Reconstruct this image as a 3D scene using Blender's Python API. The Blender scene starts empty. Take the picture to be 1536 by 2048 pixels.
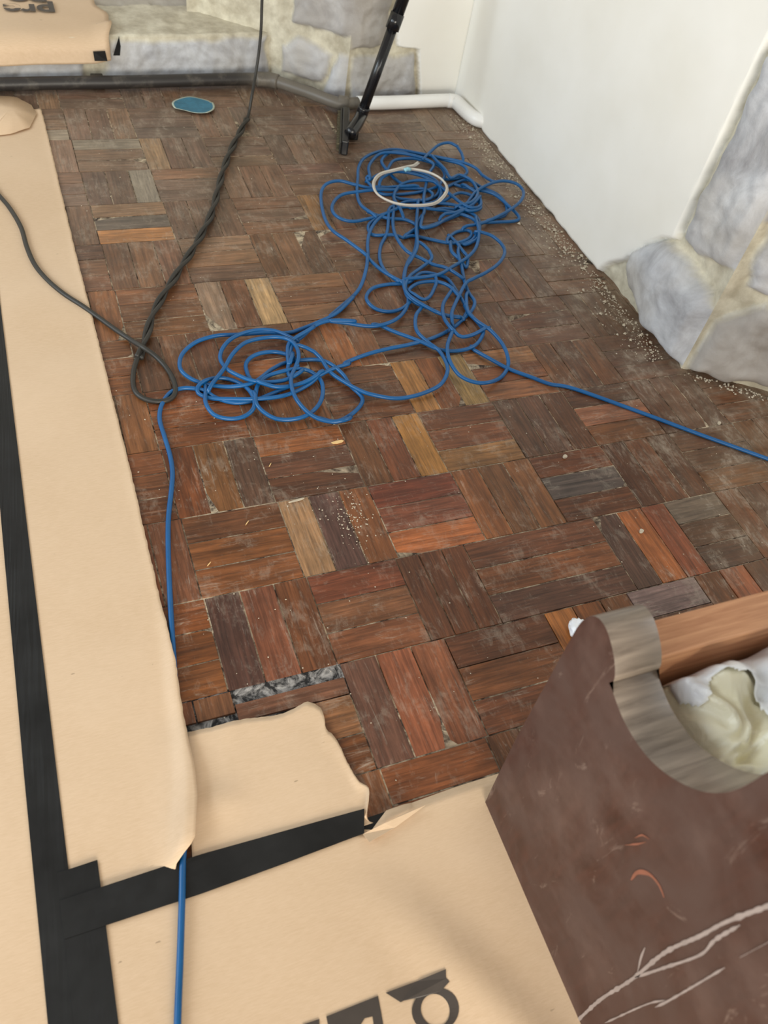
import bpy, math, random
import numpy as np
from mathutils import Vector, Matrix, noise

# ---------------------------------------------------------------- camera, light, exposure
F_PX = 1635.44; CAM_H = 1.5
RC = np.array([[0.92883239, -0.33979933, 0.14767127],
               [-0.1737157, -0.75145951, -0.63649938],
               [0.32725105, 0.56554842, -0.75700841]])      # rows: camera right, down, forward in the room
S = bpy.context.scene
cd = bpy.data.cameras.new('camera'); cam = bpy.data.objects.new('camera', cd)
S.collection.objects.link(cam); S.camera = cam
cd.sensor_fit = 'HORIZONTAL'; cd.sensor_width = 36.0; cd.lens = F_PX * 36 / 1536; cd.clip_start = 0.02
cd.dof.use_dof = True; cd.dof.focus_distance = 2.0; cd.dof.aperture_fstop = 6.0
r0, r1, r2 = RC
cam.matrix_world = Matrix(((r0[0], -r1[0], -r2[0], 0), (r0[1], -r1[1], -r2[1], 0), (r0[2], -r1[2], -r2[2], CAM_H), (0, 0, 0, 1)))

W = bpy.data.worlds.new('world'); S.world = W; W.use_nodes = True
bg = W.node_tree.nodes['Background']; bg.inputs[0].default_value = (1.0, 0.93, 0.83, 1); bg.inputs[1].default_value = 0.50

def area(name, loc, target, sx, sy, power, col):
    l = bpy.data.lights.new(name, 'AREA'); l.shape = 'RECTANGLE'; l.size = sx; l.size_y = sy; l.energy = power; l.color = col
    o = bpy.data.objects.new(name, l); S.collection.objects.link(o); o.location = loc
    o.rotation_euler = (Vector(target) - Vector(loc)).to_track_quat('-Z', 'Y').to_euler(); return o
area('window_light_left', (-2.3, 0.1, 1.7), (1.2, 1.2, 0.2), 1.4, 1.6, 34, (0.86, 0.94, 1.0))
area('fill_light_far_left', (-2.5, 2.2, 1.5), (1.75, 2.0, 0.7), 1.4, 1.4, 64, (0.80, 0.92, 1.0))  # added cool fill to brighten the right wall, no window known here
area('window_light_right', (3.1, 0.2, 1.6), (1.0, 1.8, 0.0), 1.2, 1.4, 26, (0.88, 0.95, 1.0))
area('fill_light_behind', (-0.2, -3.6, 1.35), (1.0, 3.3, 0.6), 2.4, 1.5, 290, (1.0, 0.93, 0.80))  # added warm fill that lifts the back wall, not a known window
vs = S.view_settings; vs.view_transform = 'Standard'; vs.look = 'None'; vs.gamma = 1; vs.use_curve_mapping = False; vs.exposure = -0.12

# ---------------------------------------------------------------- helpers
rnd = random.Random(7)
def lin(c):
    return tuple(((v / 255) / 12.92 if v / 255 <= 0.04045 else ((v / 255 + 0.055) / 1.055) ** 2.4) for v in c)
def rayd(u, v): return RC.T @ np.array([(u - 768) / F_PX, (v - 1024) / F_PX, 1.0])
def U(u, v, z=0.0):
    d = rayd(u, v); t = (z - CAM_H) / d[2]; return (d[0] * t, d[1] * t, z)
def PL(u, v, p, n):                       # sight line met with an upright plane through p with normal n
    d = rayd(u, v); c = np.array([0, 0, CAM_H]); p = np.array(p, float); n = np.array(n, float)
    return c + d * (((p - c) @ n) / (d @ n))
def tag(o, label=None, cat=None, group=None, kind=None):
    if label: o['label'] = label
    if cat: o['category'] = cat
    if group: o['group'] = group
    if kind: o['kind'] = kind
    return o
def mesh(name, verts, faces, mat, parent=None, smooth=False):
    me = bpy.data.meshes.new(name); me.from_pydata([tuple(map(float, v)) for v in verts], [], [tuple(int(i) for i in f) for f in faces])
    me.update(); o = bpy.data.objects.new(name, me); S.collection.objects.link(o)
    if mat:
        for m in (mat if isinstance(mat, (list, tuple)) else [mat]): me.materials.append(m)
    if smooth:
        for p in me.polygons: p.use_smooth = True
    if parent: o.parent = parent
    return o
def empty(name, loc=(0, 0, 0)):
    o = bpy.data.objects.new(name, None); S.collection.objects.link(o); o.location = loc; o.empty_display_size = .05; return o
def adopt(root, *obs):
    for o in obs:
        o.parent = root; o.matrix_parent_inverse = Matrix.Translation(-root.location)
    return root
def bevel(o, w=.002, n=2):
    m = o.modifiers.new('bevel', 'BEVEL'); m.width = w; m.segments = n; m.limit_method = 'ANGLE'; return o
def solid(o, t=.0008, off=-1):
    m = o.modifiers.new('solid', 'SOLIDIFY'); m.thickness = t; m.offset = off; return o

def catmull(P, step=.008):
    P = [np.array(p, float) for p in P]
    if len(P) < 3: return P
    Q = [2 * P[0] - P[1]] + P + [2 * P[-1] - P[-2]]; out = []
    for i in range(1, len(Q) - 2):
        a, b, c, d = Q[i - 1:i + 3]; n = max(2, int(np.linalg.norm(c - b) / step))
        for k in range(n):
            t = k / n; out.append(.5 * (2 * b + (c - a) * t + (2 * a - 5 * b + 4 * c - d) * t * t + (3 * b - a - 3 * c + d) * t ** 3))
    out.append(P[-1]); return out
def tube_data(path, r, seg=10, V=None, Fc=None):
    V = [] if V is None else V; Fc = [] if Fc is None else Fc
    P = np.array(path); n = len(P); T = np.gradient(P, axis=0); T /= np.linalg.norm(T, axis=1)[:, None] + 1e-12
    up = np.array([0, 0, 1.0]) if abs(T[0][2]) < .9 else np.array([1.0, 0, 0]); nrm = np.cross(T[0], up); nrm /= np.linalg.norm(nrm); b0 = len(V)
    for i in range(n):
        nrm = nrm - T[i] * (nrm @ T[i]); nrm /= np.linalg.norm(nrm); bn = np.cross(T[i], nrm); rr = r[i] if hasattr(r, '__len__') else r
        for k in range(seg):
            a = 2 * math.pi * k / seg; V.append(P[i] + rr * (math.cos(a) * nrm + math.sin(a) * bn))
    for i in range(n - 1):
        for k in range(seg):
            a = b0 + i * seg + k; b = b0 + i * seg + (k + 1) % seg; Fc.append((a, b, b + seg, a + seg))
    Fc.append(tuple(b0 + k for k in range(seg))[::-1]); Fc.append(tuple(b0 + (n - 1) * seg + k for k in range(seg)))
    return V, Fc
def tube(name, pts, r, mat, parent=None, seg=12, step=.008, smooth_path=True):
    V, Fc = tube_data(catmull(pts, step) if smooth_path else pts, r, seg); return mesh(name, V, Fc, mat, parent, True)
def prism(name, poly, lo, hi, axis, mat, parent=None):          # polygon in the two other axes, extruded along one axis
    n = len(poly); V = []
    for h in (lo, hi):
        for a, b in poly:
            V.append({'x': (h, a, b), 'y': (a, h, b), 'z': (a, b, h)}[axis])
    Fc = [tuple(range(n))[::-1], tuple(range(n, 2 * n))] + [(i, (i + 1) % n, n + (i + 1) % n, n + i) for i in range(n)]
    o = mesh(name, V, Fc, mat, parent)
    import bmesh
    bm = bmesh.new(); bm.from_mesh(o.data); bmesh.ops.recalc_face_normals(bm, faces=bm.faces); bm.to_mesh(o.data); bm.free(); return o
def box(name, c, s, mat, parent=None, bev=.002):
    x, y, z = c; a, b, h = [k / 2 for k in s]
    o = prism(name, [(x - a, y - b), (x + a, y - b), (x + a, y + b), (x - a, y + b)], z - h, z + h, 'z', mat, parent)
    return bevel(o, bev) if bev else o

# ---------------------------------------------------------------- materials
class NT:
    def __init__(s, name):
        s.m = bpy.data.materials.new(name); s.m.use_nodes = True; s.t = s.m.node_tree; s.b = s.t.nodes['Principled BSDF']
    def n(s, typ, **kw):
        o = s.t.nodes.new(typ)
        for k, v in kw.items():
            if k.startswith('_'): setattr(o, k[1:], v)
            else:
                key = int(k[1:]) if k[0] == 'i' and k[1:].isdigit() else k.replace('__', ' ')
                if hasattr(v, 'is_linked') or isinstance(v, bpy.types.NodeSocket): s.t.links.new(v, o.inputs[key])
                else: o.inputs[key].default_value = v
        return o
    def link(s, a, b): s.t.links.new(a, b)
    def obj(s): return s.n('ShaderNodeTexCoord').outputs['Object']
    def mapping(s, vec, scale, rot=(0, 0, 0), loc=(0, 0, 0)):
        return s.n('ShaderNodeMapping', Vector=vec, Scale=scale, Rotation=rot, Location=loc).outputs[0]
    def noise(s, vec, scale, detail=4, rough=.55, dist=0.0):
        return s.n('ShaderNodeTexNoise', Vector=vec, Scale=scale, Detail=detail, Roughness=rough, Distortion=dist).outputs['Fac']
    def rng(s, v, a, b, c=0., d=1., typ='LINEAR'):
        o = s.n('ShaderNodeMapRange', _interpolation_type=typ); s.link(v, o.inputs[0])
        for i, x in enumerate((a, b, c, d)): o.inputs[i + 1].default_value = x
        return o.outputs[0]
    def math(s, op, a, b=0.0, clamp=False):
        o = s.n('ShaderNodeMath', _operation=op, _use_clamp=clamp)
        for i, x in enumerate((a, b)):
            if isinstance(x, bpy.types.NodeSocket): s.link(x, o.inputs[i])
            else: o.inputs[i].default_value = x
        return o.outputs[0]
    def mix(s, f, a, b, mode='MIX'):
        o = s.n('ShaderNodeMix', _data_type='RGBA', _blend_type=mode)
        for i, x in ((0, f), (6, a), (7, b)):
            if isinstance(x, bpy.types.NodeSocket): s.link(x, o.inputs[i])
            elif i == 0: o.inputs[0].default_value = x
            else: o.inputs[i].default_value = (*x, 1) if len(x) == 3 else x
        return o.outputs[2]
    def color(s, x):
        if isinstance(x, bpy.types.NodeSocket): s.link(x, s.b.inputs['Base Color'])
        else: s.b.inputs['Base Color'].default_value = (*x, 1)
    def rough(s, x):
        if isinstance(x, bpy.types.NodeSocket): s.link(x, s.b.inputs['Roughness'])
        else: s.b.inputs['Roughness'].default_value = x
    def bump(s, h, strength=.3, dist=.002):
        o = s.n('ShaderNodeBump', Strength=strength, Distance=dist); s.link(h, o.inputs['Height']); s.link(o.outputs[0], s.b.inputs['Normal'])

def m_floor():
    t = NT('parquet'); col = t.n('ShaderNodeAttribute', _attribute_name='pcol').outputs['Color']
    uv = t.n('ShaderNodeUVMap', _uv_map='grain').outputs[0]; ob = t.obj()
    g1 = t.noise(t.mapping(uv, (9, 150, 1)), 1, 5, .6, .6); g2 = t.noise(t.mapping(uv, (3, 34, 1)), 1, 4, .6, 1.2)
    c = t.mix(t.rng(g1, .3, .7), (.5, .5, .5), (1.22, 1.2, 1.18)); c = t.mix(1, col, c, 'MULTIPLY')
    c = t.mix(1, c, t.mix(t.rng(g2, .32, .68), (.66, .63, .61), (1.28, 1.24, 1.18)), 'MULTIPLY')
    bl = t.noise(ob, 5.5, 5, .65); c = t.mix(1, c, t.mix(t.rng(bl, .34, .66), (.74, .73, .72), (1.24, 1.2, 1.18)), 'MULTIPLY')
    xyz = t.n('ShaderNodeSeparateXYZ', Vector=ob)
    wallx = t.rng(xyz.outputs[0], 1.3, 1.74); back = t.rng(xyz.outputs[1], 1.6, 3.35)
    dustn = t.noise(ob, 9, 7, .7, .4); dustf = t.noise(t.mapping(ob, (60, 24, 1), (0, 0, .35)), 1, 6, .75, .8)
    m1 = t.rng(t.math('ADD', t.math('MULTIPLY', dustn, .55), t.math('MULTIPLY', dustf, .45)), .52, .68, 0, .62)
    amt = t.math('ADD', t.math('ADD', t.math('MULTIPLY', t.math('POWER', wallx, 1.4), 1.0), t.math('MULTIPLY', back, .38)), .56, True)  # real dust by the wall; the rearward share paints in reflected haze
    dust = t.math('MULTIPLY', m1, amt, True)
    sc = t.noise(t.mapping(uv, (7, 55, 1)), 1, 6, .75, 1.5); scm = t.math('MULTIPLY', t.rng(sc, .56, .68, 0, .6), t.rng(dustn, .42, .6), True); dust = t.math('MAXIMUM', dust, scm)
    haze_and_dust = t.math('MULTIPLY', t.rng(dustn, .3, .75), t.math('ADD', t.math('MULTIPLY', back, .42), t.math('MULTIPLY', wallx, .75)), True)  # wall dust plus window-reflection haze put into the far floor's colour
    c = t.mix(haze_and_dust, c, lin((146, 128, 108))); c = t.mix(dust, c, lin((184, 172, 154))); t.color(c)
    r = t.rng(t.noise(ob, 14, 5, .6), .3, .7, .26, .52); t.rough(t.math('ADD', r, t.math('MULTIPLY', dust, .35), True))
    t.b.inputs['Specular IOR Level'].default_value = .45
    t.bump(t.math('ADD', t.math('MULTIPLY', g1, .7), dust), .45, .0016); return t.m
def m_screed():
    t = NT('dusty_screed'); ob = t.obj(); n = t.noise(ob, 30, 8, .7, .6); n2 = t.noise(ob, 5, 4, .6)
    c = t.mix(t.rng(n, .40, .60), lin((52, 38, 30)), lin((206, 188, 160))); c = t.mix(t.math('MULTIPLY', t.rng(n2, .42, .6), .75), c, lin((76, 56, 42)))
    xyz = t.n('ShaderNodeSeparateXYZ', Vector=ob); gy = t.math('LESS_THAN', t.math('ABSOLUTE', t.math('SUBTRACT', xyz.outputs[1], .72)), .04); gx = t.math('LESS_THAN', xyz.outputs[0], .43)
    tar = t.mix(t.rng(n, .46, .62), lin((30, 29, 30)), lin((176, 172, 168))); c = t.mix(t.math('MULTIPLY', gy, gx), c, tar)
    t.color(c); t.rough(.9); t.bump(n, .9, .006); return t.m
def m_wall():
    t = NT('stone_and_plaster'); at = t.n('ShaderNodeAttribute', _attribute_name='wmask').outputs['Color']; sp = t.n('ShaderNodeSeparateColor', Color=at)
    ob = t.obj(); n1 = t.noise(ob, 7, 7, .62, .5); n2 = t.noise(ob, 38, 6, .65); n3 = t.noise(ob, 3, 3, .5)
    st = t.mix(t.rng(n1, .3, .7), lin((150, 149, 152)), lin((214, 217, 222))); st = t.mix(t.math('MULTIPLY', t.rng(n3, .45, .65), .4), st, lin((190, 182, 166)))
    st = t.mix(t.math('MULTIPLY', sp.outputs[1], .7), st, lin((150, 138, 122)))
    mo = t.mix(t.rng(t.noise(ob, 16, 5, .6), .35, .68), lin((176, 168, 148)), lin((216, 210, 190)))
    pl = t.mix(t.rng(n3, .3, .7), lin((234, 232, 224)), lin((242, 241, 236)))
    pl = t.mix(t.rng(n2, .66, .8, 0, .25), pl, lin((214, 205, 184)))
    c = t.mix(sp.outputs[0], mo, st); c = t.mix(sp.outputs[2], c, pl); t.color(c); t.rough(.85)
    rough = t.math('SUBTRACT', 1.05, sp.outputs[2], True)
    t.bump(t.math('MULTIPLY', t.math('ADD', n1, t.math('MULTIPLY', n2, .8)), rough), .3, .008); return t.m
def m_paper():
    t = NT('kraft_paper'); ob = t.obj(); f = t.noise(t.mapping(ob, (60, 420, 60)), 1, 4, .6); n = t.noise(ob, 2.2, 4, .55); s = t.noise(t.mapping(ob, (26, 90, 26)), 1, 3, .5)
    c = t.mix(t.rng(f, .3, .7), lin((199, 171, 139)), lin((209, 182, 152))); c = t.mix(t.rng(n, .35, .7, 0, .5), c, lin((219, 194, 166)))
    c = t.mix(t.rng(s, .745, .78, 0, .55), c, lin((110, 88, 66))); t.color(c); t.rough(.6); t.b.inputs['Specular IOR Level'].default_value = .35
    t.bump(t.math('ADD', n, t.math('MULTIPLY', f, .05)), .25, .01); return t.m
def m_plain(name, c, rough=.5, var=.12, scale=20, metal=0, spec=.5, stretch=(1, 1, 1), bump=.15):
    t = NT(name); ob = t.obj(); n = t.noise(t.mapping(ob, stretch), scale, 5, .6); c = lin(c)
    t.color(t.mix(t.rng(n, .3, .7), tuple(k * (1 - var) for k in c), tuple(min(1, k * (1 + var)) for k in c)))
    t.rough(t.rng(n, .2, .8, max(.02, rough - .08), min(1, rough + .08))); t.b.inputs['Metallic'].default_value = metal; t.b.inputs['Specular IOR Level'].default_value = spec
    if bump: t.bump(n, bump, .001)
    return t.m
def m_darkwood():
    t = NT('dark_stained_wood'); ob = t.obj(); g = t.noise(t.mapping(ob, (12, 55, 9), (.35, 0, 0)), 1, 6, .6, 1.0); b = t.noise(ob, 6, 5, .6, .4); s = t.noise(t.mapping(ob, (12, 30, 10), (.5, 0, 0)), 1, 5, .7, 1)
    c = t.mix(t.rng(g, .3, .7), lin((56, 31, 25)), lin((78, 44, 35))); c = t.mix(t.rng(b, .36, .66), c, lin((84, 64, 58))); hz = t.noise(ob, 9, 6, .62, 0); c = t.mix(t.rng(hz, .48, .72, 0, .45), c, lin((112, 90, 82)))
    c = t.mix(t.rng(s, .62, .74, 0, .35), c, lin((168, 146, 132))); t.color(c); t.rough(t.rng(b, .3, .7, .38, .55)); t.b.inputs['Specular IOR Level'].default_value = .3; t.bump(g, .15, .001); return t.m
def m_rawwood():
    t = NT('raw_orange_wood'); ob = t.obj(); g = t.noise(t.mapping(ob, (6, 130, 130)), 1, 6, .65, .6)
    t.color(t.mix(t.rng(g, .3, .7), lin((168, 112, 76)), lin((212, 158, 116)))); t.rough(.6); t.bump(g, .3, .001); return t.m
def m_edge():
    t = NT('sky_sheen_board_edge'); ob = t.obj(); g = t.noise(t.mapping(ob, (7, 90, 90)), 1, 6, .65, .4)  # board edge greyed: the sky's reflection is painted into its colour
    t.color(t.mix(t.rng(g, .3, .7), lin((98, 86, 76)), lin((150, 136, 122)))); t.rough(.38); t.bump(g, .25, .001); return t.m
def m_film(name, c, alpha=.25):
    t = NT(name); t.color(lin(c)); t.rough(.28); t.b.inputs['Subsurface Weight'].default_value = .25; t.b.inputs['Subsurface Radius'].default_value = (.03, .03, .02); t.b.inputs['Subsurface Scale'].default_value = 1
    n = t.noise(t.obj(), 24, 5, .6, 1.4); t.bump(n, .5, .006); return t.m

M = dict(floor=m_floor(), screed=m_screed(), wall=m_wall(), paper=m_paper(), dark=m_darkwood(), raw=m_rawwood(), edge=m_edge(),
    tape=m_plain('black_tape', (24, 24, 24), .5, .45, 9, spec=.35, stretch=(1, 1, 1), bump=.2),
    blue=m_plain('blue_rubber', (14, 86, 142), .38, .15, 8), black=m_plain('black_rubber', (44, 42, 38), .5, .2, 30),
    gloss=m_plain('black_plastic', (22, 22, 25), .22, .1, 10), pipe=m_plain('grimy_pipe', (92, 88, 82), .5, .45, 12, bump=.4),
    white=m_plain('white_pipe_paint', (238, 238, 236), .35, .04, 8), wire=m_plain('pale_wire', (202, 196, 186), .3, .1, 12),
    disc=m_plain('blue_abrasive', (58, 112, 136), .8, .16, 60), rim=m_plain('pale_abrasive_edge', (172, 182, 168), .8, .1, 60),
    crumb=m_plain('plaster_crumb', (184, 172, 152), .9, .1, 40), chip=m_plain('wood_chip', (226, 190, 132), .7, .1, 60),
    ink=m_plain('grey_black_ink', (66, 58, 52), .6, .1, 30, bump=0), bagc=m_film('cream_plastic_film', (246, 240, 208)), bagw=m_film('white_plastic_film', (240, 243, 246)),
    smear=m_plain('plaster_smear', (158, 144, 138), .7, .12, 40), scuff=m_plain('orange_scuff', (142, 88, 68), .6, .12, 60), bristle=m_plain('brush_bristle', (84, 77, 58), .7, .3, 90))

# ---------------------------------------------------------------- floor: basket-weave parquet, one mesh
YL = [-1.06, -.83, -.6, -.38, -.155, .07, .295, .52, .755, .982, 1.209, 1.432, 1.643, 1.863, 2.09, 2.325, 2.545, 2.752, 2.97, 3.2, 3.43, 3.66]
J0 = YL.index(1.209)
base_cols = [(116, 72, 44), (98, 62, 44), (126, 80, 48), (112, 78, 54), (96, 66, 52), (120, 84, 56), (132, 84, 48), (94, 60, 42), (110, 80, 66), (110, 66, 42)]
far_cols = [(122, 98, 82), (114, 92, 80), (128, 104, 84), (108, 84, 70), (120, 92, 72), (112, 96, 86)]  # greyer far planks, hazy floor reflection mixed into their colour
OV = [((840, 880), (170, 120, 58)), ((612, 1075), (160, 126, 92)), ((860, 1065), (168, 98, 56)), ((530, 600), (188, 158, 116)), ((290, 465), (186, 130, 78)), ((255, 417), (148, 118, 90)),
      ((265, 443), (92, 86, 80)), ((690, 690), (150, 92, 50)), ((815, 745), (168, 118, 62)), ((1165, 957), (82, 74, 72)), ((1385, 1012), (106, 96, 86)), ((1300, 1080), (152, 88, 46)),
      ((1245, 1080), (72, 50, 42)), ((1115, 1255), (172, 108, 54)), ((800, 1400), (146, 86, 60)), ((720, 1400), (108, 74, 62)), ((810, 1590), (130, 76, 44)), ((1330, 1178), (116, 98, 100)),
      ((640, 1392), (156, 108, 64)), ((135, 260), (168, 160, 144)), ((160, 290), (150, 144, 130)), ((930, 780), (162, 134, 84)), ((440, 930), (124, 82, 46)), ((480, 930), (84, 60, 48)),
      ((600, 900), (140, 84, 46)), ((620, 930), (92, 58, 42)), ((700, 1080), (92, 66, 62)), ((770, 1010), (126, 92, 56)), ((430, 530), (148, 112, 84)), ((480, 490), (138, 110, 88)),
      ((1060, 720), (158, 110, 70)), ((1090, 760), (140, 90, 56)), ((1270, 800), (146, 92, 64)), ((1400, 1130), (128, 66, 40)), ((1450, 1140), (134, 72, 42)), ((520, 745), (160, 98, 56)),
      ((900, 1360), (126, 76, 52)), ((870, 990), (112, 54, 36)), ((860, 1025), (124, 70, 50)), ((1100, 1180), (86, 56, 44)), ((1000, 1120), (104, 62, 40)), ((740, 900), (96, 60, 34)), ((1030, 900), (128, 90, 50)),
      ((340, 330), (150, 124, 94)), ((290, 370), (150, 146, 134)), ((560, 330), (112, 82, 72)), ((650, 420), (148, 108, 66)), ((450, 610), (140, 118, 100)), ((700, 1160), (112, 60, 40)), ((450, 1250), (76, 50, 44)), ((560, 1250), (118, 70, 50))]
OVW = [(U(*p)[:2], c) for p, c in OV]
fv, ff, fcol, fuv, fmi = [], [], [], [], []
def plank(x0, x1, y0, y1, along, col, sink=0.0):
    g = .0008; x0 += g; x1 -= g; y0 += g; y1 -= g
    if x1 - x0 < .004 or y1 - y0 < .004: return
    b = .0009; z = -sink + rnd.uniform(-.0007, .0007); tx, ty = rnd.uniform(-.0008, .0008), rnd.uniform(-.0008, .0008); n = len(fv)
    for (X, Y, Z) in ((x0, y0, -.003), (x1, y0, -.003), (x1, y1, -.003), (x0, y1, -.003), (x0 + b, y0 + b, 0), (x1 - b, y0 + b, 0), (x1 - b, y1 - b, 0), (x0 + b, y1 - b, 0)):
        zz = z + (tx if X > (x0 + x1) / 2 else -tx) + (ty if Y > (y0 + y1) / 2 else -ty) if Z == 0 else -.012
        fv.append((X, Y, zz))
    ou, ovv = rnd.uniform(0, 40), rnd.uniform(0, 40)
    for f in ((4, 5, 6, 7), (0, 1, 5, 4), (1, 2, 6, 5), (2, 3, 7, 6), (3, 0, 4, 7)):
        ff.append(tuple(n + k for k in f)); fmi.append(0)
        for k in f:
            X, Y, _ = fv[n + k]; fuv.append((X + ou, Y + ovv) if along == 'x' else (Y + ou, X + ovv)); fcol.append((*lin(col), 1))
XMIN, XMAX = -1.1, 2.9
for r in range(len(YL) - 1):
    y0, y1 = YL[r], YL[r + 1]; j = J0 - 1 - r                  # row 0 lies between .982 and 1.209
    ym = (y0 + y1) / 2; off = .405 - .018 * (ym - 1.2)
    xs = {i: off + .2285 * i for i in range(-8, 12)}
    if j == 1: xs.update({1: .625, 2: .80, 3: 1.165, 4: 1.385})
    if j == 2: xs.update({1: .655, 2: .905, 3: 1.13})
    for i in range(-8, 11):
        x0, x1 = xs[i], xs[i + 1]
        if x1 < XMIN or x0 > XMAX: continue
        vert = (i + j) % 2 == 0
        for k in range(3):
            if vert: a, b, c, d = x0 + (x1 - x0) * k / 3, x0 + (x1 - x0) * (k + 1) / 3, y0, y1
            else: a, b, c, d = x0, x1, y0 + (y1 - y0) * k / 3, y0 + (y1 - y0) * (k + 1) / 3
            if k == 0: blk = rnd.choice(base_cols)
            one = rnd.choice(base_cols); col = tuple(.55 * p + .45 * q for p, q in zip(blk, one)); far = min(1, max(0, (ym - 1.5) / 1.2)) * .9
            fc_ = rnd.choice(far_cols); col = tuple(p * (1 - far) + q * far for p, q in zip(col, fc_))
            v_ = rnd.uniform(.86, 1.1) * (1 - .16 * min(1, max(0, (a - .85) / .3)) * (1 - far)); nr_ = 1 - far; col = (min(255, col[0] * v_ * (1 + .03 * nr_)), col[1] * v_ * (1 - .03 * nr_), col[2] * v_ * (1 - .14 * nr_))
            for (ox, oy), oc in OVW:
                if a <= ox < b and c <= oy < d: col = tuple(.86 * p + .14 * q for p, q in zip(oc, (118, 88, 62)))
            if j == 2 and i == -1:                              # broken block: planks gone or sunken
                if k == 2: plank(a, b, c + .008, d - .03, 'x', (120, 82, 62)); continue
                if k == 1: plank(a + .1, b, c, d + .008, 'x', (140, 98, 66)); continue
            if j == 2 and i == -2: c = .706
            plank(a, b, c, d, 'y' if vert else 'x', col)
n = len(fv); nx, ny = 60, 60
for iy in range(ny + 1):
    for ix in range(nx + 1):
        X = XMIN + (XMAX + .3 - XMIN) * ix / nx; Y = -1.06 + (3.75 + 1.06) * iy / ny; fv.append((X, Y, -.0013 - (.005 if abs(Y - .72) < .05 else 0)))
for iy in range(ny):
    for ix in range(nx):
        a = n + iy * (nx + 1) + ix; ff.append((a, a + 1, a + nx + 2, a + nx + 1)); fmi.append(1)
        for _ in range(4): fuv.append((0, 0)); fcol.append((.2, .2, .2, 1))
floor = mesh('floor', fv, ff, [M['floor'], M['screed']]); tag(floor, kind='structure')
me = floor.data; uvl = me.uv_layers.new(name='grain'); uvl.data.foreach_set('uv', np.array(fuv, float).ravel())
ca = me.color_attributes.new('pcol', 'FLOAT_COLOR', 'CORNER'); ca.data.foreach_set('color', np.array(fcol, float).ravel())
me.polygons.foreach_set('material_index', fmi)

# ---------------------------------------------------------------- stone and plaster walls
def inpoly(P, poly):
    x, y = P[:, 0], P[:, 1]; c = np.zeros(len(P), bool); n = len(poly)
    for i in range(n):
        x1, y1 = poly[i]; x2, y2 = poly[(i + 1) % n]
        if y1 == y2: continue
        c ^= ((y1 > y) != (y2 > y)) & (x < (x2 - x1) * (y - y1) / (y2 - y1) + x1)
    return c
def pdist(P, poly):
    d = np.full(len(P), 9.0); n = len(poly)
    for i in range(n):
        a = np.array(poly[i]); b = np.array(poly[(i + 1) % n]); ab = b - a; t = np.clip(((P - a) @ ab) / (ab @ ab + 1e-12), 0, 1)
        d = np.minimum(d, np.linalg.norm(P - (a + t[:, None] * ab), axis=1))
    return np.where(inpoly(P, poly), d, -d)
def hwall(name, A, B, z0, z1, stones, plasters, hfine=1.0, step=.008, seed=0, back=.012, flat=False, topdepth=None):
    A = np.array(A, float); B = np.array(B, float); L = np.linalg.norm(B - A); t = (B - A) / L; nn = np.array([t[1], -t[0]])
    if nn @ (-A) < 0: nn = -nn                                   # towards the room
    S_ = np.linspace(0, L, max(2, int(L / step) + 1)); zf = min(z1, hfine)
    Z_ = np.concatenate([np.linspace(z0, zf, max(2, int((zf - z0) / step) + 1)), np.linspace(zf, z1, 8)[1:] if z1 > zf + .01 else []])
    G = np.array([(s, z) for z in Z_ for s in S_]); ns = len(S_)
    nz = np.array([noise.noise((s * 9 + seed, z * 9, seed)) * .5 + noise.noise((s * 30, z * 30 + seed, 3)) * .25 + noise.noise((s * 75, z * 75 + seed, 5)) * .06 for s, z in G])
    jit = np.array([(noise.noise((s * 12, z * 12, 11 + seed)), noise.noise((s * 12, z * 12, 31 + seed))) for s, z in G]) * .022
    GJ = G + jit
    h = -back + nz * .02; stone = np.zeros(len(G)); tint = np.zeros(len(G)); pla = np.zeros(len(G))
    for k, (poly, hh, tn) in enumerate(stones):
        d = pdist(GJ, poly); m = np.clip(d / .012 + .3, 0, 1); prof = hh * (1 - np.exp(-np.clip(d, 0, None) / .016)) + nz * .022
        h = np.where(d > 0, np.maximum(h, prof - back * .4), h); stone = np.maximum(stone, m); tint = np.where(d > 0, tn, tint)
    for poly in plasters:
        d = pdist(G + jit * .35, poly); m = (d > 0); h = np.where(m, .014 * np.clip(d / .006, 0, 1) + .0012 * nz, h); pla = np.maximum(pla, np.clip(d / .005 + .5, 0, 1))
    e_ = np.clip(np.minimum(G[:, 0], L - G[:, 0]) / .035, 0, 1); h = h * e_
    V = [(A[0] + t[0] * s + nn[0] * k, A[1] + t[1] * s + nn[1] * k, z) for (s, z), k in zip(G, h)]
    Fc = [(j * ns + i, j * ns + i + 1, (j + 1) * ns + i + 1, (j + 1) * ns + i) for j in range(len(Z_) - 1) for i in range(ns - 1)]
    C = np.stack([stone, tint, pla, np.ones(len(G))], 1)
    if topdepth:                                                 # a ledge runs back from the top edge
        b = (len(Z_) - 1) * ns; rows = 50; base = len(V); extra = []
        for j in range(1, rows + 1):
            for i in range(ns):
                x, y, z = V[b + i]; q = j / rows * topdepth; X, Y = x - nn[0] * q, y - nn[1] * q
                e = noise.noise((X * 8, Y * 8, 2)) * .006 + noise.noise((X * 30, Y * 30, 2)) * .003; gap = -.006 if abs(q - .3 - .02 * noise.noise((X * 5, 1, 1))) < .008 else 0
                V.append((X, Y, z1 + e + gap)); extra.append((.15 if q < .3 else .8, .9, 0, 1))
        for j in range(rows):
            for i in range(ns - 1):
                p = b + i if j == 0 else base + (j - 1) * ns + i; q = base + j * ns + i; Fc.append((p, p + 1, q + 1, q))
        C = np.concatenate([C, extra])
    o = mesh(name, V, Fc, M['wall'], None, True); ca = o.data.color_attributes.new('wmask', 'FLOAT_COLOR', 'POINT'); ca.data.foreach_set('color', C.ravel())
    return tag(o, kind='structure')
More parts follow.
